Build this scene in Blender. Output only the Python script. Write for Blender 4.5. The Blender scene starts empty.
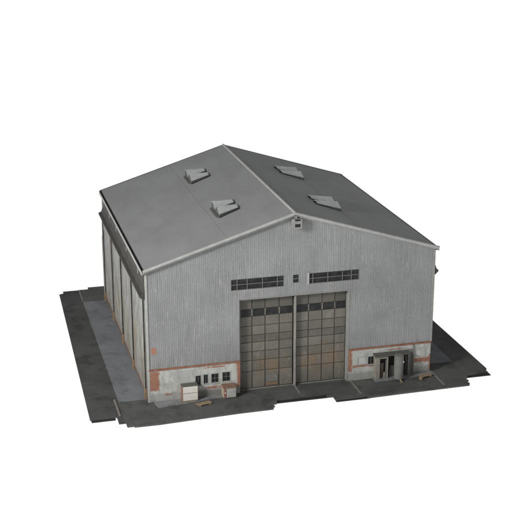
import bpy, math, random
from mathutils import Vector, Matrix
random.seed(7)
S = bpy.context.scene
C = S.collection

# ------------------------------------------------------------------ node helpers
def new_mat(name):
    m = bpy.data.materials.new(name); m.use_nodes = True
    nt = m.node_tree; nt.nodes.clear()
    out = nt.nodes.new('ShaderNodeOutputMaterial'); b = nt.nodes.new('ShaderNodeBsdfPrincipled')
    nt.links.new(b.outputs[0], out.inputs[0])
    return m, nt, b
def rgb(c): return (c[0], c[1], c[2], 1)
def put(nt, sock, v):
    if hasattr(v, 'is_output'): nt.links.new(v, sock)
    elif isinstance(v, (tuple, list)) and len(v) == 3 and sock.type == 'RGBA': sock.default_value = rgb(v)
    else: sock.default_value = v
def math_(nt, op, a, b=None, clamp=False):
    n = nt.nodes.new('ShaderNodeMath'); n.operation = op; n.use_clamp = clamp
    put(nt, n.inputs[0], a)
    if b is not None: put(nt, n.inputs[1], b)
    return n.outputs[0]
def mix(nt, f, a, b, mode='MIX'):
    n = nt.nodes.new('ShaderNodeMixRGB'); n.blend_type = mode
    put(nt, n.inputs[0], f); put(nt, n.inputs[1], a); put(nt, n.inputs[2], b)
    return n.outputs[0]
def coords(nt):
    t = nt.nodes.new('ShaderNodeNewGeometry')      # world position: nothing in the scene moves
    s = nt.nodes.new('ShaderNodeSeparateXYZ'); nt.links.new(t.outputs['Position'], s.inputs[0])
    return t.outputs['Position'], s.outputs
def noise(nt, pos, scale=(1, 1, 1), sc=1.0, detail=4, rough=.6, lo=.35, hi=.65, off=(0, 0, 0)):
    mp = nt.nodes.new('ShaderNodeMapping'); nt.links.new(pos, mp.inputs[0]); mp.inputs['Scale'].default_value = scale
    mp.inputs['Location'].default_value = off
    n = nt.nodes.new('ShaderNodeTexNoise'); nt.links.new(mp.outputs[0], n.inputs['Vector'])
    n.inputs['Scale'].default_value = sc; n.inputs['Detail'].default_value = detail; n.inputs['Roughness'].default_value = rough
    r = nt.nodes.new('ShaderNodeMapRange'); nt.links.new(n.outputs[0], r.inputs[0])
    r.inputs[1].default_value = lo; r.inputs[2].default_value = hi
    return r.outputs[0]
def rects(nt, pos, axes, rs, amp=.12, nsc=2.5, soft=.04):
    """1 inside any of the rectangles (u0,u1,v0,v1), edges ragged by noise"""
    _, xyz = coords(nt)
    u, v = xyz[axes[0]], xyz[axes[1]]
    nz = noise(nt, pos, sc=nsc, detail=5, lo=0, hi=1)
    w = math_(nt, 'MULTIPLY', math_(nt, 'SUBTRACT', nz, .5), amp * 2)
    acc = None
    for (a, b, c, d) in rs:
        m = math_(nt, 'MINIMUM', math_(nt, 'MINIMUM', math_(nt, 'SUBTRACT', u, a), math_(nt, 'SUBTRACT', b, u)),
                  math_(nt, 'MINIMUM', math_(nt, 'SUBTRACT', v, c), math_(nt, 'SUBTRACT', d, v)))
        acc = m if acc is None else math_(nt, 'MAXIMUM', acc, m)
    r = nt.nodes.new('ShaderNodeMapRange'); nt.links.new(math_(nt, 'ADD', acc, w), r.inputs[0])
    r.inputs[1].default_value = 0; r.inputs[2].default_value = soft
    return r.outputs[0]
def bump(nt, b, h, strength=.3, dist=.02):
    n = nt.nodes.new('ShaderNodeBump'); put(nt, n.inputs['Height'], h)
    n.inputs['Strength'].default_value = strength; n.inputs['Distance'].default_value = dist
    nt.links.new(n.outputs[0], b.inputs['Normal'])

def weathered(name, c1, c2, c3=None, rough=.8, sc=.6, fine=6., streak=False, fa=.5, metal=0):
    m, nt, b = new_mat(name); pos, _ = coords(nt)
    n1 = noise(nt, pos, sc=sc, detail=6)
    col = mix(nt, n1, c1, c2)
    n2 = noise(nt, pos, (1, 1, .12) if streak else (1, 1, 1), sc=fine, detail=5, lo=.45, hi=.75, off=(3, 5, 1))
    col = mix(nt, math_(nt, 'MULTIPLY', n2, fa), col, c3 or tuple(x * .6 for x in c1))
    put(nt, b.inputs['Base Color'], col); b.inputs['Roughness'].default_value = rough; b.inputs['Metallic'].default_value = metal
    bump(nt, b, n2, .15)
    return m

M = {}
# facade cladding: grey corrugated sheet, pale worn streaks, darker grime, a rust patch
def cladding_mat():
    m, nt, b = new_mat('corrugated_sheet'); pos, xyz = coords(nt)
    big = noise(nt, pos, sc=.16, detail=5, lo=.35, hi=.65)
    col = mix(nt, big, (.192, .198, .199), (.268, .275, .276))
    st = noise(nt, pos, (1, 1, .06), sc=5.2, detail=4, lo=.42, hi=.6, off=(2, 0, 7))
    clump = noise(nt, pos, (1, 1, .6), sc=.3, detail=4, lo=.4, hi=.62, off=(6, 6, 2))
    col = mix(nt, math_(nt, 'MULTIPLY', st, math_(nt, 'ADD', math_(nt, 'MULTIPLY', clump, .5), .2)), col, (.16, .165, .165))
    st2 = noise(nt, pos, (1, 1, .1), sc=7.5, detail=5, lo=.55, hi=.7, off=(9, 0, 3))
    patch = noise(nt, pos, sc=.35, detail=4, lo=.48, hi=.62, off=(1, 4, 2))
    col = mix(nt, math_(nt, 'MULTIPLY', math_(nt, 'MULTIPLY', st2, patch), .5), col, (.46, .47, .46))
    blot = noise(nt, pos, (1, 1, .7), sc=.42, detail=7, rough=.7, lo=.5, hi=.66, off=(11, 0, 5))
    col = mix(nt, math_(nt, 'MULTIPLY', blot, .45), col, (.165, .17, .17))
    fine = noise(nt, pos, (1, 1, .22), sc=16, detail=5, rough=.75, lo=.48, hi=.68, off=(0, 0, 9))
    col = mix(nt, math_(nt, 'MULTIPLY', fine, .3), col, (.42, .43, .43))
    sp = noise(nt, pos, (1, 1, .5), sc=9, detail=6, lo=.52, hi=.7)
    col = mix(nt, math_(nt, 'MULTIPLY', sp, .4), col, (.13, .13, .125))
    # brown drip stains below the high windows and beside the doors
    dz = rects(nt, pos, (0, 2), [(1.6, 6.9, 10.1, 11.0), (-6.4, -1.2, 10.2, 11.0)], .5, 1.2, .5)
    dn = noise(nt, pos, (1, 1, .1), sc=3.5, detail=3, lo=.5, hi=.7)
    col = mix(nt, math_(nt, 'MULTIPLY', math_(nt, 'MULTIPLY', dz, dn), .5), col, (.2, .165, .11))
    dirt = rects(nt, pos, (0, 2), [(-15, -5.6, 3.3, 4.5), (5.8, 15, 3.3, 4.3)], .9, 1., 1.2)
    col = mix(nt, math_(nt, 'MULTIPLY', dirt, math_(nt, 'MULTIPLY', st, .35)), col, (.15, .14, .12))
    rust = rects(nt, pos, (0, 2), [(-14.68, -14.08, 5.1, 5.85)], .12, 3.5, .08)
    col = mix(nt, math_(nt, 'MULTIPLY', rust, .85), col, (.34, .135, .075))
    put(nt, b.inputs['Base Color'], col); b.inputs['Roughness'].default_value = .75; b.inputs['Metallic'].default_value = 0
    return m
M['clad'] = cladding_mat()

def brick_mat():
    m, nt, b = new_mat('plastered_brick'); pos, xyz = coords(nt)
    cmb = nt.nodes.new('ShaderNodeCombineXYZ')
    nt.links.new(math_(nt, 'ADD', xyz[0], xyz[1]), cmb.inputs[0]); nt.links.new(xyz[2], cmb.inputs[1])
    br = nt.nodes.new('ShaderNodeTexBrick'); nt.links.new(cmb.outputs[0], br.inputs['Vector'])
    br.inputs['Scale'].default_value = 1; br.inputs['Brick Width'].default_value = .24; br.inputs['Row Height'].default_value = .085
    br.inputs['Mortar Size'].default_value = .009
    br.inputs['Color1'].default_value = rgb((.31, .10, .045)); br.inputs['Color2'].default_value = rgb((.24, .075, .036)); br.inputs['Mortar'].default_value = rgb((.22, .13, .09))
    n1 = noise(nt, pos, sc=.8, detail=6)
    plaster = mix(nt, n1, (.37, .375, .352), (.49, .495, .468))
    # greyer repainted panels
    pm = rects(nt, pos, (0, 2), [(-12.2, -9.9, 2.0, 3.2), (-11.3, -6.2, 1.25, 1.5), (10.2, 12.6, 2.1, 3.2), (-14, -12.4, 1.6, 2.0)], .08, 2, .15)
    plaster = mix(nt, math_(nt, 'MULTIPLY', pm, .55), plaster, (.31, .325, .32))
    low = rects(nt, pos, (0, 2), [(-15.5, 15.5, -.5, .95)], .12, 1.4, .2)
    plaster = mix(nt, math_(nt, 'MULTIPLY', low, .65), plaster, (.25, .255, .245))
    shade_dark = rects(nt, pos, (0, 2), [(-10.1, -6.0, -.5, .85), (12.5, 15.3, -.5, .5), (-15.2, -14.2, -.5, .4)], .3, 1.1, .4)  # first rectangle paints the cabinet's shadow; the others are plain darker plaster
    plaster = mix(nt, math_(nt, 'MULTIPLY', shade_dark, .7), plaster, (.11, .105, .095))
    n2 = noise(nt, pos, (1, 1, .5), sc=1.8, detail=8, rough=.72, lo=.48, hi=.66)
    plaster = mix(nt, math_(nt, 'MULTIPLY', n2, .6), plaster, (.22, .215, .2))
    worn = rects(nt, pos, (0, 2), [
        (-15.2, -13.85, 1.15, 3.4), (-13.4, -12.6, .55, .85), (-9.5, -7.1, 3.0, 3.3), (-9.3, -6.9, .78, 1.12), (-6.05, -5.5, .7, 3.5),
        (5.7, 6.35, .9, 3.5), (6.3, 8.9, 1.35, 1.75), (12.5, 15.2, 1.2, 1.85), (14.75, 15.2, .3, 2.2), (10.2, 11.9, 2.95, 3.15)], .24, 2.6, .14)
    sp = noise(nt, pos, sc=3.1, detail=6, lo=.66, hi=.72, off=(4, 4, 4))
    worn = math_(nt, 'MAXIMUM', worn, math_(nt, 'MULTIPLY', sp, .7))
    nn = noise(nt, pos, sc=5, detail=4, lo=.35, hi=.7)
    bc = mix(nt, math_(nt, 'MULTIPLY', nn, .3), br.outputs[0], (.33, .21, .15))
    col = mix(nt, math_(nt, 'MULTIPLY', worn, .92), plaster, bc)
    put(nt, b.inputs['Base Color'], col); b.inputs['Roughness'].default_value = .9
    bump(nt, b, math_(nt, 'SUBTRACT', n2, math_(nt, 'MULTIPLY', br.outputs['Fac'], .6)), .35, .02)
    return m
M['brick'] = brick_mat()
M['cap'] = weathered('brick_cap', (.25, .092, .045), (.18, .07, .038), (.33, .25, .19), sc=2, fine=4, fa=.6)

def roof_mat():
    m, nt, b = new_mat('roof_sheet'); pos, xyz = coords(nt)
    n1 = noise(nt, pos, sc=.13, detail=5, lo=.3, hi=.7)
    col = mix(nt, n1, (.215, .22, .223), (.258, .264, .268))
    n2 = noise(nt, pos, (1, .35, 1), sc=.55, detail=6, lo=.45, hi=.75, off=(5, 1, 0))
    col = mix(nt, math_(nt, 'MULTIPLY', n2, .35), col, (.165, .168, .168))
    n3 = noise(nt, pos, sc=9, detail=4, lo=.4, hi=.75)
    col = mix(nt, math_(nt, 'MULTIPLY', n3, .12), col, (.3, .3, .3))
    # water marks that run down the slope
    n4 = noise(nt, pos, (.12, 1, 1), sc=3, detail=4, lo=.58, hi=.72)
    col = mix(nt, math_(nt, 'MULTIPLY', n4, .16), col, (.11, .112, .11))
    put(nt, b.inputs['Base Color'], col); b.inputs['Roughness'].default_value = .75
    bump(nt, b, n3, .08, .01)
    return m
M['roof'] = roof_mat()
M['trim'] = weathered('pale_trim', (.31, .315, .305), (.38, .385, .375), (.19, .19, .18), sc=1.2, fine=6, fa=.35)
M['trim_dull'] = weathered('dull_trim', (.215, .22, .21), (.275, .28, .265), (.13, .13, .12), sc=1.2, fine=6, fa=.4)
M['roofdark'] = weathered('dark_flashing', (.018, .018, .018), (.03, .03, .03), sc=2, fine=8)
M['hood'] = weathered('dark_hood', (.030, .028, .025), (.043, .041, .036), (.08, .075, .062), sc=.7, fine=2.5, streak=False, fa=.4)
def side_mat():
    m, nt, b = new_mat('side_wall'); pos, xyz = coords(nt)
    n1 = noise(nt, pos, (1, 1, .3), sc=.6, detail=5)
    col = mix(nt, n1, (.20, .205, .20), (.285, .29, .285))
    n2 = noise(nt, pos, (1, 1, .25), sc=.45, detail=5, lo=.42, hi=.6, off=(2, 2, 2))
    lowm = rects(nt, pos, (1, 2), [(-5, 40, -1, 7.5)], 1.5, .35, 2.5)
    col = mix(nt, math_(nt, 'MULTIPLY', math_(nt, 'MULTIPLY', n2, lowm), .85), col, (.20, .18, .125))
    n3 = noise(nt, pos, (1, 1, .2), sc=1.6, detail=6, lo=.47, hi=.62)
    col = mix(nt, math_(nt, 'MULTIPLY', n3, .72), col, (.13, .125, .11))
    pale = noise(nt, pos, (1, 1, .35), sc=.9, detail=6, rough=.7, lo=.53, hi=.64, off=(8, 3, 1))
    col = mix(nt, math_(nt, 'MULTIPLY', pale, .55), col, (.40, .40, .385))
    foot = rects(nt, pos, (1, 2), [(-5, 40, -1, .9)], .9, .7, .6)
    col = mix(nt, math_(nt, 'MULTIPLY', foot, .7), col, (.25, .15, .105))
    put(nt, b.inputs['Base Color'], col); b.inputs['Roughness'].default_value = .85
    return m
M['side'] = side_mat()
M['column'] = weathered('column_steel', (.20, .195, .18), (.28, .27, .25), (.07, .06, .05), sc=.8, fine=3, streak=True, fa=.7)
M['web'] = weathered('column_web_shade', (.035, .033, .03), (.055, .05, .045), (.15, .13, .11), sc=1.2, fine=3, fa=.4)  # shade of the recess between the flanges put into the web colour
M['plinth'] = weathered('side_plinth', (.13, .085, .065), (.17, .14, .12), (.07, .06, .05), sc=.8, fine=2, fa=.6)
M['foot'] = weathered('ochre_footing', (.20, .125, .07), (.27, .18, .10), (.10, .07, .045), sc=3, fine=5)
def door_mat(name, k=1.0):
    m, nt, b = new_mat(name); pos, xyz = coords(nt)
    oi = nt.nodes.new('ShaderNodeObjectInfo')
    n1 = noise(nt, pos, sc=.5, detail=5)
    n1 = math_(nt, 'ADD', math_(nt, 'MULTIPLY', n1, .45), math_(nt, 'MULTIPLY', oi.outputs['Random'], .75), True)
    col = mix(nt, n1, tuple(k * v for v in (.084, .079, .066)), tuple(k * v for v in (.142, .133, .112)))
    rz = rects(nt, pos, (0, 2), [(-4.4, 0, .9, 4.1), (.5, 5.8, 1.0, 4.2), (3.0, 4.2, 3.1, 4.8)], 1.2, .8, 1.3)
    rn = noise(nt, pos, sc=.9, detail=6, lo=.36, hi=.62, off=(3, 0, 1))
    col = mix(nt, math_(nt, 'MULTIPLY', math_(nt, 'MULTIPLY', rz, rn), .6), col, tuple(k * v for v in (.19, .118, .066)))
    n2 = noise(nt, pos, (1, 1, .25), sc=4, detail=6, lo=.5, hi=.72)
    col = mix(nt, math_(nt, 'MULTIPLY', n2, .4), col, tuple(k * v for v in (.07, .068, .06)))
    n4 = noise(nt, pos, (1, 1, .5), sc=2.3, detail=6, lo=.58, hi=.7, off=(1, 7, 1))
    col = mix(nt, math_(nt, 'MULTIPLY', n4, .35), col, tuple(k * v for v in (.24, .235, .215)))
    put(nt, b.inputs['Base Color'], col); b.inputs['Roughness'].default_value = .8
    bump(nt, b, n2, .2, .02)
    return m
M['door'] = door_mat('door_panel', 1.12); M['doordark'] = door_mat('door_panel_darker', .82)  # second one is the same finish, darker, for one band and the top row
M['seam'] = weathered('door_seam', (.042, .038, .032), (.055, .046, .036), (.10, .05, .03), sc=1, fine=3, fa=.5)
def glass_mat():
    m, nt, b = new_mat('dark_glass'); pos, _ = coords(nt)
    n = noise(nt, pos, sc=1.7, detail=5, lo=.4, hi=.7)
    put(nt, b.inputs['Base Color'], mix(nt, n, (.008, .009, .0095), (.03, .03, .03)))
    b.inputs['Roughness'].default_value = .35; b.inputs['Specular IOR Level'].default_value = .25
    return m
M['glass'] = glass_mat()
M['black'] = weathered('dark_interior', (.01, .01, .01), (.018, .017, .016), sc=1, fine=4)
M['bar'] = weathered('window_bar', (.11, .113, .108), (.155, .157, .15), sc=1, fine=5)
M['lap'] = weathered('lap_seal', (.13, .132, .134), (.185, .188, .19), sc=.7, fine=3)
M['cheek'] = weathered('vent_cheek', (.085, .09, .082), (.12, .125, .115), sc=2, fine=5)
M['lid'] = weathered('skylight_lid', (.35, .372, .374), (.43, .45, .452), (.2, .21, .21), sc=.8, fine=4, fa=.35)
def asphalt(name, c1, c2, c3):
    m, nt, b = new_mat(name); pos, _ = coords(nt)
    n1 = noise(nt, pos, sc=.22, detail=6, lo=.35, hi=.65)
    col = mix(nt, n1, c1, c2)
    n2 = noise(nt, pos, sc=.42, detail=7, rough=.62, lo=.5, hi=.62, off=(7, 2, 0))
    col = mix(nt, math_(nt, 'MULTIPLY', n2, .75), col, c3)
    vo = nt.nodes.new('ShaderNodeTexVoronoi'); vo.feature = 'DISTANCE_TO_EDGE'; vo.inputs['Scale'].default_value = .32
    wv = nt.nodes.new('ShaderNodeTexNoise'); nt.links.new(pos, wv.inputs['Vector']); wv.inputs['Scale'].default_value = .9; wv.inputs['Detail'].default_value = 5
    nt.links.new(mix(nt, .45, pos, wv.outputs['Color'], 'ADD'), vo.inputs['Vector'])
    ck = nt.nodes.new('ShaderNodeMapRange'); nt.links.new(vo.outputs['Distance'], ck.inputs[0]); ck.inputs[1].default_value = .006; ck.inputs[2].default_value = .0
    ckm = noise(nt, pos, sc=.3, detail=2, lo=.48, hi=.58, off=(3, 3, 0))
    col = mix(nt, math_(nt, 'MULTIPLY', math_(nt, 'MULTIPLY', ck.outputs[0], ckm), .6), col, tuple(x * .6 for x in c3))
    n5 = noise(nt, pos, sc=1.6, detail=7, rough=.7, lo=.55, hi=.63, off=(1, 9, 0))
    col = mix(nt, math_(nt, 'MULTIPLY', n5, .3), col, tuple(x * 1.5 for x in c2))
    n3 = noise(nt, pos, sc=14, detail=4, lo=.4, hi=.7)
    col = mix(nt, math_(nt, 'MULTIPLY', n3, .18), col, tuple(x * 1.9 for x in c2))
    put(nt, b.inputs['Base Color'], col); b.inputs['Roughness'].default_value = .85; b.inputs['Specular IOR Level'].default_value = .3
    bump(nt, b, n3, .25, .01)
    return m
M['asphalt'] = asphalt('asphalt', (.066, .067, .066), (.092, .093, .091), (.042, .0425, .041))
M['road'] = asphalt('road_asphalt', (.048, .051, .049), (.070, .074, .071), (.026, .027, .026))
M['patch'] = asphalt('asphalt_repair', (.055, .056, .055), (.08, .081, .079), (.042, .0425, .041))
M['pad'] = asphalt('concrete_pad', (.132, .141, .151), (.168, .179, .191), (.10, .107, .114))
M['slab'] = asphalt('concrete_slab', (.16, .168, .17), (.21, .218, .222), (.10, .104, .103))
M['underlay'] = weathered('ground_edge', (.012, .012, .012), (.025, .025, .024), sc=1, fine=5)
M['kerb'] = weathered('kerb_stone', (.15, .148, .137), (.21, .20, .18), (.08, .072, .06), sc=1.5, fine=4)
M['tan'] = weathered('raw_timber', (.24, .18, .105), (.31, .24, .15), (.12, .085, .05), sc=2.5, fine=7)
M['lidrust'] = weathered('rusted_lid', (.17, .085, .055), (.21, .12, .08), (.24, .21, .18), sc=1.8, fine=3, fa=.7)
M['white'] = weathered('white_enamel', (.60, .575, .53), (.67, .64, .59), (.38, .34, .29), sc=1.6, fine=5, fa=.3)
M['crate_side'] = weathered('red_brown_side', (.26, .13, .085), (.2, .095, .065), (.38, .3, .24), sc=2, fine=4)
M['crate_top'] = weathered('dark_top', (.075, .078, .07), (.10, .10, .09), (.17, .16, .14), sc=2, fine=5)
M['cabinet'] = weathered('cabinet_grey', (.30, .305, .29), (.38, .38, .36), (.17, .17, .16), sc=1.2, fine=4)
M['beige'] = weathered('beige_side', (.34, .30, .21), (.4, .35, .26), (.2, .13, .09), sc=2, fine=5)
M['maroon'] = weathered('maroon_panel', (.19, .075, .06), (.25, .11, .09), (.42, .3, .27), sc=3, fine=6, fa=.5)
M['tank'] = weathered('tank_grey', (.135, .138, .13), (.175, .178, .168), (.09, .09, .08), sc=1.2, fine=4, streak=True)
M['porch'] = weathered('porch_frame', (.20, .188, .155), (.27, .255, .215), (.11, .095, .075), sc=1.5, fine=5)
M['porchroof'] = weathered('porch_roof', (.075, .072, .063), (.105, .10, .088), (.045, .042, .036), sc=1.5, fine=5)

# ------------------------------------------------------------------ mesh helpers
class MB:
    def __init__(s): s.v = []; s.f = []
    def quad(s, a, b, c, d):
        n = len(s.v); s.v += [a, b, c, d]; s.f.append((n, n + 1, n + 2, n + 3)); return s
    def poly(s, pts):
        n = len(s.v); s.v += list(pts); s.f.append(tuple(range(n, n + len(pts)))); return s
    def box(s, x0, x1, y0, y1, z0, z1):
        n = len(s.v)
        s.v += [(x0, y0, z0), (x1, y0, z0), (x1, y1, z0), (x0, y1, z0), (x0, y0, z1), (x1, y0, z1), (x1, y1, z1), (x0, y1, z1)]
        for f in ((0, 3, 2, 1), (4, 5, 6, 7), (0, 1, 5, 4), (1, 2, 6, 5), (2, 3, 7, 6), (3, 0, 4, 7)): s.f.append(tuple(n + i for i in f))
        return s
    def extrude(s, pts, vec):
        """closed polygon pts (3-D) swept along vec"""
        n = len(s.v); k = len(pts); v = Vector(vec)
        s.v += [tuple(p) for p in pts] + [tuple(Vector(p) + v) for p in pts]
        s.f.append(tuple(n + i for i in reversed(range(k)))); s.f.append(tuple(n + k + i for i in range(k)))
        for i in range(k): j = (i + 1) % k; s.f.append((n + i, n + j, n + k + j, n + k + i))
        return s
    def tube(s, a, b, r, seg=16, r2=None):
        a = Vector(a); b = Vector(b); d = (b - a).normalized()
        u = d.orthogonal().normalized(); w = d.cross(u); r2 = r if r2 is None else r2
        n = len(s.v)
        for c, rr in ((a, r), (b, r2)):
            for i in range(seg):
                t = 2 * math.pi * i / seg; s.v.append(tuple(c + u * math.cos(t) * rr + w * math.sin(t) * rr))
        for i in range(seg):
            j = (i + 1) % seg; s.f.append((n + i, n + j, n + seg + j, n + seg + i))
        m = len(s.v); s.v += s.v[n:n + 2 * seg]      # caps get their own vertices so the side shades smoothly
        s.f.append(tuple(m + i for i in reversed(range(seg)))); s.f.append(tuple(m + seg + i for i in range(seg)))
        return s
    def obox(s, c, sx, sy, sz, rz=0, tilt=0):
        mt = Matrix.Translation(c) @ Matrix.Rotation(rz, 4, 'Z') @ Matrix.Rotation(tilt, 4, 'Y')
        n = len(s.v); t = MB().box(-sx / 2, sx / 2, -sy / 2, sy / 2, -sz / 2, sz / 2)
        s.v += [tuple(mt @ Vector(p)) for p in t.v]; s.f += [tuple(n + i for i in f) for f in t.f]
        return s
    def build(s, name, mat, parent=None, bevel=0, smooth=False):
        me = bpy.data.meshes.new(name); me.from_pydata(s.v, [], s.f); me.update()
        if smooth:
            for p in me.polygons: p.use_smooth = len(p.vertices) == 4
        o = bpy.data.objects.new(name, me); C.objects.link(o)
        for mm in (mat if isinstance(mat, list) else [mat]): me.materials.append(mm)
        if parent is not None:
            o.parent = parent
            chain = parent; off = Vector()
            while chain: off += chain.location; chain = chain.parent
            if off.length > 0: me.transform(Matrix.Translation(-off))
        if bevel:
            bv = o.modifiers.new('bevel', 'BEVEL'); bv.width = bevel; bv.segments = 2; bv.limit_method = 'ANGLE'
        return o
def tag(o, label=None, cat=None, group=None, kind=None):
    if label: o['label'] = label
    if cat: o['category'] = cat
    if group: o['group'] = group
    if kind: o['kind'] = kind
    return o
def thing(name, loc, label, cat, group=None):
    o = bpy.data.objects.new(name, None); C.objects.link(o); o.location = loc; o.empty_display_size = .3
    return tag(o, label, cat, group)
def centre(o):
    """move the origin of a top-level mesh to the middle of its base"""
    vs = [v.co for v in o.data.vertices]
    c = Vector(((min(v.x for v in vs) + max(v.x for v in vs)) / 2, (min(v.y for v in vs) + max(v.y for v in vs)) / 2, min(v.z for v in vs)))
    o.data.transform(Matrix.Translation(-c)); o.location = c; return o

X = 15.0; L = 31.0; E = 13.9; R = 18.63; SL = (R - E) / 15.35
def rz(x): return R - SL * abs(x)

# ------------------------------------------------------------------ setting
def struct(name, mb, mat): return tag(mb.build(name, mat), kind='structure')
def slab(pts, z0, z1): return MB().extrude([(x, y, z0) for x, y in pts], (0, 0, z1 - z0))
g = [(-17.85, -3.93), (-17.85, -4.66), (-17.27, -4.66), (-17.27, -5.02), (-14.8, -5.05), (-10, -4.75), (-6.8, -4.58), (-3.31, -4.52), (-3.25, -4.05), (-3.05, -4.05), (-3.13, -3.46), (-2.68, -3.4), (-2.43, -2.62), (2.7, -2.6),
     (2.66, -3.25), (3.3, -3.25), (3.25, -4.1), (6.6, -4.0), (6.6, -4.42), (10.07, -4.3), (17.75, -4.15), (17.95, -3.75), (17.8, -3.4), (18.15, -3.05), (17.95, -2.6), (18.35, -2.3), (18.6, -1.78), (21.0, -1.5), (20.95, -1.1), (21.24, -.7), (21.2, 13.7), (21.2, 34.8),
     (18, 35.2), (18, 36.3), (-16.75, 36.3), (-16.75, 35.6), (-18.05, 35.6), (-18.05, -3.93)]
struct('ground', slab(g, -.14, 0), M['asphalt'])
rd = [(-21.22, -2.45), (-18.6, -2.45), (-18.6, -3.93), (-18.055, -3.93), (-18.055, 35.55), (-19.95, 35.55), (-19.95, 34.85), (-20.5, 34.6)]
struct('road', slab(rd, -.14, -.012), M['road'])
# dark bedding under both sheets, peeping out along the broken edge
und = MB()
for a, b_, c, d in ((-21.1, -18.75, -2.75, 0), (-17.9, -12, -4.6, 0), (-2.9, 3.1, -3.05, 0), (3.3, 6.9, -4.25, 0), (18.2, 21.1, -2.05, 2)):
    und.box(a, b_, c, d, -.24, -.145)
struct('ground_bedding', und, M['underlay'])
# asphalt repair patches laid on the yard
pt = MB()
for pts in ([(-17.2, -3.6), (-14.6, -3.8), (-13.9, -2.1), (-16.4, -1.6)], [(.5, -2.3), (5.6, -3.5), (6.0, -.4), (2.0, .3), (.5, .4)], [(7, -3.8), (12.5, -3.7), (12.6, -2.2), (7.3, -2.2)]):
    pt.poly([(x, y, .004) for x, y in pts])
struct('asphalt_patch', pt, M['patch'])
def pads(x0, x1, ys, name):
    mb = MB()
    for a, b_ in zip(ys, ys[1:]): mb.box(x0, x1, a + .04, b_ - .04, .004, .07)
    o = struct(name, mb, M['pad'])
    for y in ys[1:-1]: struct('pavement_joint', MB().box(x0 + .02, x1 - .02, y - .04, y + .04, .003, .066), M['slab'])
    return o
pads(-17.85, -15.05, (.75, 8.15, 15.4, 22.7, 30.9), 'pavement')
pads(15.05, 18.4, (1.8, 9.3, 16.6, 23.9, 30.9), 'pavement')
struct('apron', slab([(-14.55, -.03), (-14.35, -1.6), (-11.9, -1.3), (-9.7, -.95), (-7.8, -.75), (-6.1, -.65), (-6.1, -.03)], .003, .07), M['slab'])
struct('apron', slab([(8.6, -.03), (8.6, -1.05), (12.7, -1.0), (15.1, -.6), (15.1, -.03)], .003, .10), M['slab'])
kb = MB(); kb.box(-17.93, -17.86, .75, 30.9, -.0, .09)
struct('kerb', kb, M['slab'])
for n_, (a, b_, c, d) in enumerate(((-18.4, -18.2, -2.4, 1.5), (-18.05, -17.85, 31.3, 35.3), (.1, .28, -1.75, .55), (6.08, 6.28, -3.5, .3), (15.1, 15.32, -3.6, .3))):
    struct('rail_strip', MB().box(a, b_, c, d, -.01, .05), M['kerb'])

# ------------------------------------------------------------------ warehouse
W = thing('warehouse', (0, 15, 0), 'large grey corrugated industrial hall with gabled roof and tall double doors', 'warehouse')
DX0, DX1, DH = -5.65, 5.9, 10.03
openings = [(DX0, DX1, -1, DH), (-6.48, -1.04, 11.06, 12.22), (-.11, .51, 11.33, 12.2), (1.57, 6.86, 11.08, 12.2)]
BASE = 3.46
def clad_depth(u):
    p = .19; t = (u % p) / p; h = .0125
    if t < .42: return -h
    if t < .5: return -h + h * (t - .42) / .08
    if t < .92: return 0
    return -h * (t - .92) / .08
def corrugated(x0, x1, zlo, ztop, opens, place):
    p = .19; xs = set([x0, x1, 0.0] if x0 < 0 < x1 else [x0, x1])
    k = math.floor(x0 / p)
    while k * p < x1:
        for t in (0, .42, .5, .92):
            u = (k + t) * p
            if x0 < u < x1: xs.add(round(u, 5))
        k += 1
    for a, b_, c, d in opens: xs |= {a, b_}
    xs = sorted(x for x in xs if x0 <= x <= x1)
    mb = MB()
    for a, b_ in zip(xs, xs[1:]):
        if b_ - a < 1e-5: continue
        mid = (a + b_) / 2; cuts = sorted([(c, d) for (q, r, c, d) in opens if q - 1e-6 <= mid <= r + 1e-6])
        lo = zlo(mid); segs = []
        for c, d in cuts:
            if c > lo: segs.append((lo, c))
            lo = max(lo, d)
        da, db = clad_depth(a + 1e-6), clad_depth(b_ - 1e-6)
        for c, d in segs: mb.quad(place(a, da, c), place(b_, db, c), place(b_, db, d), place(a, da, d))
        mb.quad(place(a, da, lo), place(b_, db, lo), place(b_, db, ztop(b_)), place(a, da, ztop(a)))
    return mb
front = corrugated(-X + .0, X, lambda x: BASE, lambda x: rz(x) - .06, openings, lambda x, d, z: (x, d, z))
front.build('front_wall', M['clad'], W)
corrugated(-X, X, lambda x: 0, lambda x: rz(x) - .06, [], lambda x, d, z: (-x, L - d, z)).build('back_wall', M['clad'], W)
# solid core behind the skins so that no light leaks
core = MB().extrude([(-X + .1, .16, .01), (-X + .1, .16, E - .2), (0, .16, R - .35), (X - .1, .16, E - .2), (X - .1, .16, .01),
                     (DX1 + .1, .16, .01), (DX1 + .1, .16, DH + .1), (DX0 - .1, .16, DH + .1), (DX0 - .1, .16, .01)], (0, .2, 0))
core.build('inner_wall', M['black'], W)

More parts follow.
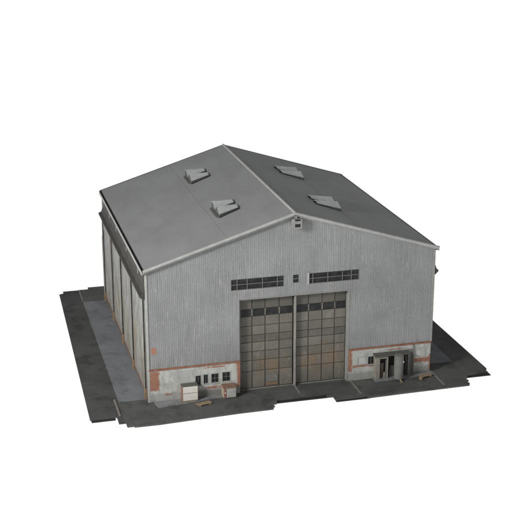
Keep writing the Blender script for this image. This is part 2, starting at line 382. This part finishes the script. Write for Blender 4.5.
# side walls with shallow ribs, left and right
for sgn in (-1, 1):
    mb = MB(); pr = []
    y = 0.0
    while y < L - 1e-6:
        for dy, dd in ((0, .04), (.22, .04), (.26, 0), (.46, 0)): pr.append((min(y + dy, L), dd))
        y += .5
    pr.append((L, 0))
    for (a, da), (b_, db) in zip(pr, pr[1:]):
        if b_ - a > 1e-6: mb.quad((sgn * (X + da), a, .35), (sgn * (X + db), b_, .35), (sgn * (X + db), b_, 13.75), (sgn * (X + da), a, 13.75))
    mb.build('side_wall', M['side'], W)
    MB().box(min(sgn * X, sgn * (X + .1)), max(sgn * X, sgn * (X + .1)), .06, L - .02, .002, .4).build('plinth', M['plinth'], W)
    # dark clerestory strip under the eave
    st = MB().box(min(sgn * (X + .05), sgn * (X + .12)), max(sgn * (X + .05), sgn * (X + .12)), .1, L - 1.2, 11.4, 13.45).build('clerestory', M['hood'], W)
    for yy in (3.5, 11, 18.6, 24): MB().box(min(sgn * (X + .125), sgn * (X + .19)), max(sgn * (X + .125), sgn * (X + .19)), yy, yy + .16, 12.5, 13.45).build('mullion', M['trim_dull'], st)
    # projecting hood
    pj = .62 if sgn < 0 else .5
    hd = MB().extrude([(sgn * (X + .13), -.02, 10.85), (sgn * (X + .13), -.02, 11.95), (sgn * (X + .30), -.02, 11.5), (sgn * (X + pj), -.02, 11.36), (sgn * (X + pj), -.02, 11.2)], (0, L - .35, 0)).build('hood', M['hood'], W)
    # gutter trough: floor, inner board, pale lip
    gt = MB(); a, b_ = sgn * (X + .0), sgn * (X + .32)
    gt.box(min(a, b_), max(a, b_), -.3, L + .15, 13.62, 13.66).box(*sorted((a, a + sgn * .03)), -.3, L + .2, 13.66, 13.84).box(*sorted((a, b_)), L + .16, L + .2, 13.66, 13.95)
    gt = gt.build('gutter', M['roofdark'], W)
    MB().box(*sorted((b_, b_ + sgn * .06)), -.3, L + .25, 13.55, 13.86).build('gutter_lip', M['trim'], gt)

# corner trims
for sgn in (-1, 1):
    MB().box(*sorted((sgn * (X - .14), sgn * (X + .09))), -.09, .05, 0.001 if sgn < 0 else BASE + .05, 13.7).build('corner_trim', M['trim'] if sgn < 0 else M['trim_dull'], W, bevel=.02)
    MB().box(*sorted((sgn * (X - .12), sgn * (X + .09))), L - .05, L + .09, 0, 13.7).build('corner_trim', M['trim_dull'], W)

# roof: two overlapping sheets a side
for sgn in (-1, 1):
    def sheet(xa, xb, lift, th, y0, y1):
        za, zb = rz(xa) + lift, rz(xb) + lift
        return MB().extrude([(sgn * xa, y0, za - th), (sgn * xb, y0, zb - th), (sgn * xb, y0, zb), (sgn * xa, y0, za)], (0, y1 - y0, 0))
    rf = sheet(0.0, 15.06, 0, .1, -.42, L + .2).build('roof', M['roof'], W)
    sheet(.1, 6.76, .035, .033, -.40, L + .18).build('upper_sheet', M['roof'], rf)
    MB().extrude([(sgn * 6.762, -.4, rz(6.762) + .004), (sgn * 6.81, -.4, rz(6.81) + .004), (sgn * 6.81, -.4, rz(6.81) + .012), (sgn * 6.762, -.4, rz(6.762) + .012)], (0, L + .58, 0)).build('lap_seam', M['lap'], rf)
    if True:   # gable rolls
        for (yy, mt, rr) in ((-.42, M['trim'] , .155), (L + .2, M['cheek'], .06)):
            mb = MB().tube((0, yy, R + .02), (sgn * 15.28, yy, rz(15.28) + .0), rr, 14)
            mb.build('verge_trim', mt, W, smooth=True)
        MB().extrude([(0, -.40, R - .1), (sgn * 15.3, -.40, rz(15.3) - .1), (sgn * 15.3, -.40, rz(15.3) - .28), (0, -.40, R - .28)], (0, .06, 0)).build('fascia', M['trim_dull'], W)
MB().tube((0, -.42, R + .04), (0, L + .2, R + .02), .14, 14).build('ridge_cap', M['trim'], W, smooth=True)

# roof ventilator hoods: a dark upstand under two small gabled lids
def roof_vent(x_up, x_dn, yc, sgn):
    def P(x, y, lift): return (sgn * x, y, rz(x) + lift)
    b = MB().extrude([P(x_up + .1, yc - 1.75, .01), P(x_up + .1, yc + 1.5, .01), P(x_dn - .05, yc + 1.8, .01), P(x_dn - .05, yc - 1.9, .01)], (0, 0, .08)).build('roof_vent', M['roofdark'], W)
    MB().extrude([P(x_dn - .05, yc - 2.0, .012), P(x_dn + .22, yc - 1.6, .012), P(x_dn + .22, yc + 1.7, .012), P(x_dn - .05, yc + 1.9, .012)], (0, 0, .05)).build('flashing', M['cheek'], b)
    for yo in (-1.02, 1.02):
        y = yc + yo
        # dark upstand, a little larger than the lid on the near and uphill sides
        MB().extrude([P(x_up - .14, y - .6, .0), P(x_up - .14, y + .72, .0), P(x_dn - .02, y + .9, .0), P(x_dn - .02, y - 1.1, .0)], (0, 0, .12)).build('upstand', M['roofdark'], b)
        zu = rz(x_up) + .30; zr = zu + (.02 if sgn < 0 else -.26); rise = .54 if sgn < 0 else .40
        A = (sgn * x_up, y + .12, zu); D = (sgn * x_dn, y + .12, zr)
        Nu = (sgn * x_up, y - .38, zu - .08); Fu = (sgn * x_up, y + .8, zu - .07)
        Nd = (sgn * x_dn, y - 1.0, zr - rise); Fd = (sgn * x_dn, y + .98, zr - rise * .55)
        th = .06
        mb = MB(); mb.v = [A, D, Nd, Nu, Fu, Fd] + [(p[0], p[1], p[2] - th) for p in (A, D, Nd, Nu, Fu, Fd)]
        mb.f = [(0, 3, 2, 1), (0, 1, 5, 4), (6, 7, 8, 9), (6, 10, 11, 7), (2, 3, 9, 8), (1, 2, 8, 7), (5, 1, 7, 11), (4, 5, 11, 10), (0, 4, 10, 6), (3, 0, 6, 9)]
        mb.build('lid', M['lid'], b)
        # gable cheek and sides below the lid
        g0 = rz(x_dn) + .03
        ck = MB(); i = sgn * -.05
        ck.v = [(D[0] + i, D[1], D[2] - th), (Nd[0] + i, Nd[1] + .06, Nd[2] - th + .02), (Nd[0] + i, Nd[1] + .06, g0), (Fd[0] + i, Fd[1] - .06, g0), (Fd[0] + i, Fd[1] - .06, Fd[2] - th + .02),
                (Nu[0], Nu[1] + .05, Nu[2] - th), (Nu[0], Nu[1] + .05, rz(x_up)), (Fu[0], Fu[1] - .05, Fu[2] - th), (Fu[0], Fu[1] - .05, rz(x_up))]
        ck.f = [(0, 1, 2, 3, 4), (1, 5, 6, 2), (4, 3, 8, 7)]
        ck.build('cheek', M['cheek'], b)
for (a, b_, y, s_) in ((4.0, 6.15, 22.6, -1), (4.0, 6.15, 8.4, -1), (4.55, 6.95, 22.2, 1), (4.55, 6.95, 8.5, 1)):
    roof_vent(a, b_, y, s_)

# columns along both sides
def column(x, y, sgn):
    c = bpy.data.objects.new('column', None); C.objects.link(c); c.parent = W; c.location = (x, y - 15, 0)
    mb = MB()
    mb.box(*sorted((sgn * .22, sgn * .26)), -.13, .13, 1.0, 11.1)       # outer flange
    mb.box(*sorted((sgn * .042, sgn * .10)), -.15, .15, .3, 11.3)
    return c, mb
first = []
def put_part(name, mb, mat, par, **k):
    me = bpy.data.meshes.new(name); me.from_pydata(mb.v, [], mb.f); me.materials.append(mat)
    o = bpy.data.objects.new(name, me); C.objects.link(o); o.parent = par
    if k.get('bevel'):
        bv = o.modifiers.new('bevel', 'BEVEL'); bv.width = k['bevel']; bv.segments = 2
    return o
for sgn in (-1, 1):
    tpl = None
    for y in (.95, 8.7, 16.2, 23.6, 30.7):
        c, mb = column(sgn * X, y, sgn)
        if tpl is None:
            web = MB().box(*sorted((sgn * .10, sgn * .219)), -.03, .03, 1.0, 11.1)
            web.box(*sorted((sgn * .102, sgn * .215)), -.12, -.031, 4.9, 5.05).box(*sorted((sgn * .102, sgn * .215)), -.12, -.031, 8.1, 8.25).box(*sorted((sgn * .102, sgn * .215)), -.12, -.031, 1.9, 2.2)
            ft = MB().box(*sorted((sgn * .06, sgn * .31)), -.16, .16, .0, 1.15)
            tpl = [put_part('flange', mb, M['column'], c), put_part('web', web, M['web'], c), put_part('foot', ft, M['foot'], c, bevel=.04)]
        else:
            for t in tpl:
                q = t.copy(); C.objects.link(q); q.parent = c
# downpipe at the back left corner
dp = MB().tube((-X - .25, L - .1, .3), (-X - .25, L - .1, 8.2), .07, 10).tube((-X - .25, L - .1, 8.2), (-X - .1, L - .3, 9.2), .07, 10).tube((-X - .1, L - .3, 9.2), (-X - .1, L - .3, 13.5), .07, 10)
dp.build('downpipe', M['column'], W)

# brick base, left and right of the doors
def wall_with_holes(x0, x1, z0, z1, y0, y1, holes):
    mb = MB(); xs = sorted({x0, x1} | {h[0] for h in holes} | {h[1] for h in holes})
    for a, b_ in zip(xs, xs[1:]):
        mid = (a + b_) / 2; hs = sorted((h[2], h[3]) for h in holes if h[0] < mid < h[1]); lo = z0
        for c, d in hs: mb.box(a, b_, y0, y1, lo, c); lo = d
        mb.box(a, b_, y0, y1, lo, z1)
    return mb
BW = [(-10.25, -9.68, 1.32, 2.38), (-9.42, -8.95, 1.42, 2.42), (-8.62, -7.86, 1.42, 2.42), (-7.48, -6.66, 1.44, 2.46)]
RW = [(8.05, 8.72, 1.62, 2.5)]
def base_wall(x0, x1, holes):
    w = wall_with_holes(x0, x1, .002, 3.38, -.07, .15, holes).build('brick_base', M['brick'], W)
    MB().box(x0 - (.02 if x0 > 0 else 0), x1 + (.05 if x0 < 0 else 0), -.16, .03, 3.381, 3.53).build('cap_course', M['cap'], w, bevel=.015)
    for (a, b_, c, d) in holes:
        fr = MB()
        t = .055
        fr.box(a, b_, -.03, .03, c, c + t).box(a, b_, -.03, .03, d - t, d).box(a, a + t, -.03, .03, c + t, d - t).box(b_ - t, b_, -.03, .03, c + t, d - t)
        m_ = (a + b_) / 2
        fr.box(m_ - .02, m_ + .02, -.02, .02, c + t, d - t)
        if b_ - a > .7: fr.box(a + t, b_ - t, -.018, .018, (c + d) / 2 - .02, (c + d) / 2 + .02)
        f = fr.build('base_window', M['bar'], W)
        MB().box(a, b_, .04, .06, c, d).build('pane', M['glass'], f)
        MB().box(a - .06, b_ + .06, -.13, -.071, c - .08, c - .005).build('sill', M['trim'], f, bevel=.01)
        lt = MB()
        for q in (a - .075, b_): lt.box(q, q + .075, -.085, -.071, c, d)
        lt.box(a - .075, b_ + .075, -.085, -.071, d, d + .08)
        lt.build('surround', M['trim'], f)
    return w
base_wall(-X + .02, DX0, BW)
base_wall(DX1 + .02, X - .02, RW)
# bricked-up window recess outlines on the right base
for (a, b_, c, d) in ((6.95, 7.8, 1.75, 2.55), (13.35, 14.4, 2.0, 2.85)):
    mb = MB(); t = .07
    mb.box(a, b_, -.10, -.071, c - t, c).box(a, b_, -.10, -.071, d, d + t).box(a - t, a, -.10, -.071, c - t, d + t).box(b_, b_ + t, -.10, -.071, c - t, d + t)
    mb.build('blocked_window', M['cabinet'], W)
pp = MB().tube((13.05, -.16, .1), (13.05, -.16, 3.37), .07, 12)
pp.build('wall_pipe', M['tank'], W, smooth=True)

# doorway: jambs, header, central post, track rail
MB().box(DX0 - .001, DX0 + .1, -.06, .62, .002, DH).build('door_jamb', M['web'], W)
MB().box(DX1 - .16, DX1 + .0, -.04, .62, .002, DH - .052).build('door_jamb', M['trim_dull'], W)
MB().box(DX0 + .0, DX1 + .0, -.04, .0, DH - .05, DH + .03).build('door_header', M['trim_dull'], W)
MB().box(DX0 + .1, DX1 - .16, .0, .62, DH - .1, DH - .055).build('door_header', M['web'], W)
MB().box(.12, .31, .12, .56, .002, DH - .1).build('door_post', M['column'], W, bevel=.03)
MB().box(DX0 + .1, DX1 - .26, .46, .58, .002, .07).build('threshold', M['column'], W)
rows = [.12, .62, 1.98, 3.15, 4.14, 5.13, 5.92, 6.92, 7.95, 8.72, 9.9]
def leaf(cols):
    lf = MB().box(cols[0], cols[-1], .60, .66, .06, 9.95).build('door_leaf', M['seam'], W)
    for ci, (a, b_) in enumerate(zip(cols, cols[1:])):
        for ri, (c, d) in enumerate(zip(rows, rows[1:])):
            if ri == 0 : c0, d0 = c, d
            gx, gz = .05, .032
            if ri == 8:
                MB().box(a + .1, b_ - .1, .572, .598, c + .02, d - .02).build('door_pane', M['glass'], lf)
                continue
            if ri == 0:
                continue
            if ri == 1: c = .12
            y = .555 + random.uniform(-.008, .008)
            mt = M['doordark'] if ri == 5 or (ri == 9) else M['door']
            MB().box(a + gx, b_ - gx, y, .598, c + gz, d - gz).build('door_panel', mt, lf, bevel=.02)
    # verticals stand proud at the window row
    for q in cols[1:-1]: MB().box(q - .075, q + .075, .55, .598, 8.0, 8.70).build('glazing_bar', M['door'], lf)
    return lf
l1 = leaf([DX0 + .12, -4.22, -2.85, -1.37, .07]); l2 = leaf([.39, 1.72, 3.17, 4.52, DX1 - .18])
hb = MB().box(-2.72, -1.52, .50, .553, .62, 1.42); hb.build('hatch', M['tank'], l1, bevel=.02)
MB().box(-2.3, -1.9, .47, .499, 1.0, 1.06).box(-2.72, -1.52, .48, .553, .30, .56).build('hatch_handle', M['foot'], l1)

# high strip windows
def strip_window(a, b_, c, d, vs, white=False):
    fr = MB(); t = .05
    fr.box(a, b_, .02, .1, c, c + t).box(a, b_, .02, .1, d - t, d).box(a, a + t, .02, .1, c + t, d - t).box(b_ - t, b_, .02, .1, c + t, d - t)
    for v in vs: fr.box(v - .035, v + .035, .01, .09, c + t, d - t)
    m_ = c + (d - c) * .5
    fr.box(a + t, b_ - t, .0, .08, m_ - .035, m_ + .035)
    f = fr.build('strip_window', M['bar'], W)
    MB().box(a, b_, .11, .14, c, d).build('pane', M['glass'], f)
    return f
strip_window(-6.48, -1.04, 11.06, 12.22, [-5.85, -4.82, -3.25, -1.72])
strip_window(-.11, .51, 11.33, 12.2, [])
strip_window(1.57, 6.86, 11.08, 12.2, [1.98, 3.55, 5.1, 6.05])
MB().box(1.36, 1.56, -.09, -.036, 11.05, 12.3).build('window_trim', M['trim'], W)

# box ventilator under the ridge
v = MB(); a0, a1, z0, z1, yf = -.34, .54, 17.2, 18.18, -.85
v.box(a0, a1, yf + .04, -.04, z0 + .02, z1 - .02)
vb = v.build('gable_vent', M['trim_dull'], W, bevel=.03)
fr = MB().box(a0, a0 + .16, yf - .03, yf + .038, z0, z1).box(a1 - .16, a1, yf - .03, yf + .038, z0, z1).box(a0 + .16, a1 - .16, yf - .03, yf + .038, z0, z0 + .17).box(a0 + .16, a1 - .16, yf - .02, yf + .038, z0 + .5, z1 - .2)
fr.build('vent_frame', M['trim_dull'], vb)
MB().box(a0 + .17, a1 - .17, yf + .0, yf + .039, z0 + .18, z0 + .49).box(a0 + .17, a1 - .17, yf, yf + .039, z1 - .19, z1 - .03).build('vent_opening', M['black'], vb)
MB().box(a0 + .2, a0 + .5, -.5, -.3, z1, z1 + .22).build('bracket', M['trim_dull'], vb)

# porch on the right: sill, jamb, posts, canopy, dark opening
PO = bpy.data.objects.new('porch', None); C.objects.link(PO); PO.parent = W; PO.location = (10.6, -15.4, 0)
MB().box(8.66, 12.6, -.86, -.075, .101, .16).build('sill', M['slab'], PO)
MB().box(8.68, 9.16, -.72, -.075, .16, 2.62).build('jamb', M['porch'], PO, bevel=.03)
MB().box(9.93, 10.07, -.70, -.56, .16, 2.56).build('post', M['porch'], PO, bevel=.015)
MB().box(12.28, 12.4, -.60, -.075, .16, 2.56).build('jamb', M['tank'], PO)
MB().box(9.16, 12.28, -.092, -.074, .16, 2.56).build('opening', M['black'], PO)
MB().box(9.17, 9.92, -.66, -.6, 2.36, 2.55).build('lintel', M['porch'], PO)
MB().box(9.35, 9.68, -.35, -.15, .17, 1.75).build('inner_panel', M['plinth'], PO)
MB().box(9.9, 9.98, -.5, -.1, .17, 2.3).build('inner_panel', M['tank'], PO)
MB().obox((10.55, -.4, .75), .5, .05, 1.3, 0, .12).build('leaning_board', M['porchroof'], PO)
MB().obox((9.75, -.5, .45), .22, .25, .6, .3).build('inner_crate', M['porch'], PO)
cn = MB().extrude([(8.55, -.07, 2.84), (8.55, -.80, 2.72), (8.55, -.80, 2.66), (8.55, -.07, 2.75)], (3.85, 0, 0)).build('canopy', M['porchroof'], PO)
MB().box(8.55, 12.4, -.83, -.801, 2.65, 2.74).build('canopy_edge', M['porchroof'], PO)
MB().box(12.02, 12.27, -.45, -.30, .17, 2.5).build('jamb', M['web'], PO)
pn = MB().box(12.42, 12.95, -.16, -.072, .12, 2.9)
pn.build('wall_panel', M['tank'], PO)
MB().box(12.8, 12.86, -.19, -.161, .3, 2.7).build('panel_seam', M['web'], PO)

# ------------------------------------------------------------------ loose things in the yard
T = thing('storage_tank', (11.1, -1.05, 0), 'upright grey cylindrical tank standing in front of the dark porch opening', 'tank')
TX, TY = 11.1, -1.05
bd = MB().tube((TX, TY, .22), (TX, TY, 2.72), .50, 32).build('tank_shell', M['tank'], T, smooth=True)
MB().tube((TX, TY, 2.721), (TX, TY, 2.78), .47, 32, .36).build('tank_lid', M['tank'], T, smooth=True)
for z in (.5, 2.35): MB().tube((TX, TY, z), (TX, TY, z + .04), .508, 32).build('hoop', M['tank'], T)
MB().box(TX - .02, TX + .02, TY - .512, TY - .49, .55, 2.34).build('weld_seam', M['column'], T)
for q in range(3):
    t = q * 2.094 + .5; MB().box(11.1 + .32 * math.cos(t) - .06, 11.1 + .32 * math.cos(t) + .06, -1.05 + .32 * math.sin(t) - .06, -1.05 + .32 * math.sin(t) + .06, .002, .24).build('leg', M['web'], T)
MB().tube((TX, TY, .12), (TX, TY, .219), .4, 24, .49).build('tank_bottom', M['tank'], T)
MB().box(11.40, 11.5, -1.5, -1.38, 2.05, 2.2).build('gauge', M['white'], T)
MB().tube((11.12, -1.5, .2), (11.15, -1.85, .12), .08, 10).box(11.03, 11.24, -1.95, -1.78, .0, .18).build('outlet_valve', M['tan'], T)

cx0, cx1, cyf, cyb = -11.8, -10.2, -.95, -.2
K = thing('storage_cabinet', ((cx0 + cx1) / 2, (cyf + cyb) / 2, .07), 'tall cabinet with two white drawers and red-brown side in front of the left brick base', 'cabinet')
MB().box(cx0, cx1, cyf + .05, cyb, .12, 1.70).build('body', M['crate_side'], K, bevel=.02)
MB().box(cx0 - .04, cx1 + .04, cyf - .03, cyb + .04, 1.701, 1.76).build('top', M['crate_top'], K, bevel=.015)
MB().box(cx0 + .08, cx1 - .02, cyf - .02, cyf + .049, .98, 1.68).build('drawer', M['white'], K, bevel=.02)
MB().box(cx0 + .08, cx1 - .02, cyf - .02, cyf + .049, .18, .93).build('drawer', M['white'], K, bevel=.02)
MB().box(cx0 + .06, cx1 - .1, cyf + .0, cyb, .07, .12).build('base', M['tan'], K)
MB().box(cx0 + .002, cx0 + .07, cyf - .015, cyf + .049, .14, 1.69).build('corner_post', M['crate_side'], K)

U = thing('utility_box', (-7.0, -.75, 0.02), 'low grey metal box with rusty orange lid beside the left door leaf', 'utility box')
ux0, ux1, uyf, uyb = -7.62, -6.32, -1.15, -.1
MB().box(ux0, ux1, uyf, uyb, .08, 1.16).build('body', M['beige'], U, bevel=.02)
MB().box(ux0 + .32, ux1 - .03, uyf - .045, uyf - .001, .14, 1.10).build('door', M['cabinet'], U, bevel=.015)
MB().box(ux0 + .04, ux0 + .29, uyf - .03, uyf - .001, .14, 1.10).build('side_panel', M['maroon'], U)
MB().box(ux0 + .09, ux0 + .24, uyf - .06, uyf - .031, .62, .74).build('latch', M['white'], U)
MB().box(ux0 + .09, ux0 + .22, uyf - .05, uyf - .031, .86, .98).box(ux0 + .1, ux0 + .2, uyf - .05, uyf - .031, .3, .5).build('socket', M['crate_side'], U)
MB().extrude([(ux0 - .03, uyf - .05, 1.161), (ux0 - .03, uyb + .02, 1.161), (ux0 - .03, uyb + .02, 1.23), (ux0 - .03, uyf - .05, 1.20)], (ux1 - ux0 + .08, 0, 0)).build('lid', M['lidrust'], U, bevel=.01)
MB().box(ux0 + .1, ux1 - .1, uyf + .08, uyb - .05, .0, .08).build('base', M['web'], U)

# timber pallets / offcuts
def timber(name, x, y, rz_, label, n, ln, w, z=.0):
    t = thing(name, (x, y, z), label, 'pallet', 'timber pallets left on the yard')
    for k in range(2):
        yy = (k - .5) * ln * .7
        mb = MB().obox(Vector((x, y, z)) + Matrix.Rotation(rz_, 3, 'Z') @ Vector((yy, 0, .06)), .14, w, .12, rz_)
        mb.build('bearer', M['tan'], t)
    for k in range(n):
        off = (k - (n - 1) / 2) * w / n
        mb = MB().obox(Vector((x, y, z)) + Matrix.Rotation(rz_, 3, 'Z') @ Vector((random.uniform(-.05, .05), off, .155)), ln, w / n * .82, .065, rz_ + random.uniform(-.03, .03))
        mb.build('plank', M['tan'], t)
    return t
timber('timber_pallet', -9.8, -1.9, .28, 'low tan timber pallet lying on the yard right of the white cabinet', 4, 1.5, .62)
p2 = timber('timber_pallet', 14.05, -1.2, .22, 'tan timber pallet with one leg down on the yard near the right corner', 4, 1.45, .5, .05)
MB().obox((13.35, -1.65, .1), .16, .35, .2, .2).build('bearer', M['tan'], p2)

# ------------------------------------------------------------------ camera
P = (-32.14705, -110.01754, 51.26054); yaw, pit, rol, f = .2511532, -.3131416, -.0034006, 1211.3827
fw = Vector((math.sin(yaw) * math.cos(pit), math.cos(yaw) * math.cos(pit), math.sin(pit)))
rt = fw.cross(Vector((0, 0, 1))).normalized(); up = rt.cross(fw)
r2 = rt * math.cos(rol) + up * math.sin(rol); u2 = -rt * math.sin(rol) + up * math.cos(rol)
mw = Matrix(((r2.x, u2.x, -fw.x, P[0]), (r2.y, u2.y, -fw.y, P[1]), (r2.z, u2.z, -fw.z, P[2]), (0, 0, 0, 1)))
cd = bpy.data.cameras.new('camera'); co = bpy.data.objects.new('camera', cd); C.objects.link(co)
co.matrix_world = mw; cd.sensor_width = 36; cd.lens = f / 512 * 36; cd.clip_end = 1000; cd.clip_start = 1
S.camera = co

# ------------------------------------------------------------------ light: plain white surroundings, softer above, and one broad key from the left front
w = bpy.data.worlds.new('World'); S.world = w; w.use_nodes = True; nt = w.node_tree; nt.nodes.clear()
o = nt.nodes.new('ShaderNodeOutputWorld'); bg = nt.nodes.new('ShaderNodeBackground'); nt.links.new(bg.outputs[0], o.inputs[0])
tc = nt.nodes.new('ShaderNodeTexCoord'); sx = nt.nodes.new('ShaderNodeSeparateXYZ'); nt.links.new(tc.outputs['Generated'], sx.inputs[0])
mr = nt.nodes.new('ShaderNodeMapRange'); nt.links.new(sx.outputs[2], mr.inputs[0])
mr.inputs[1].default_value = 0.0; mr.inputs[2].default_value = .25; mr.inputs[3].default_value = 1.02; mr.inputs[4].default_value = UPPER = .28
nt.links.new(mr.outputs[0], bg.inputs[1]); bg.inputs[0].default_value = (1, 1, 1, 1)
sd = bpy.data.lights.new('key_light', 'AREA'); so = bpy.data.objects.new('key_light', sd); C.objects.link(so)
sd.shape = 'DISK'; sd.size = 20; D0 = 92.0; sd.energy = 2.85 * math.pi * D0 * D0; sd.color = (1, .985, .96)
ld = Vector((-.75, -.5, .43)).normalized(); so.location = Vector((-2, 4, 8)) + ld * D0; so.rotation_euler = ld.to_track_quat('Z', 'Y').to_euler()

S.view_settings.view_transform = 'Standard'; S.view_settings.look = 'None'; S.view_settings.exposure = 0; S.view_settings.gamma = 1
S.render.resolution_x = 1024; S.render.resolution_y = 1024
S.render.film_transparent = False
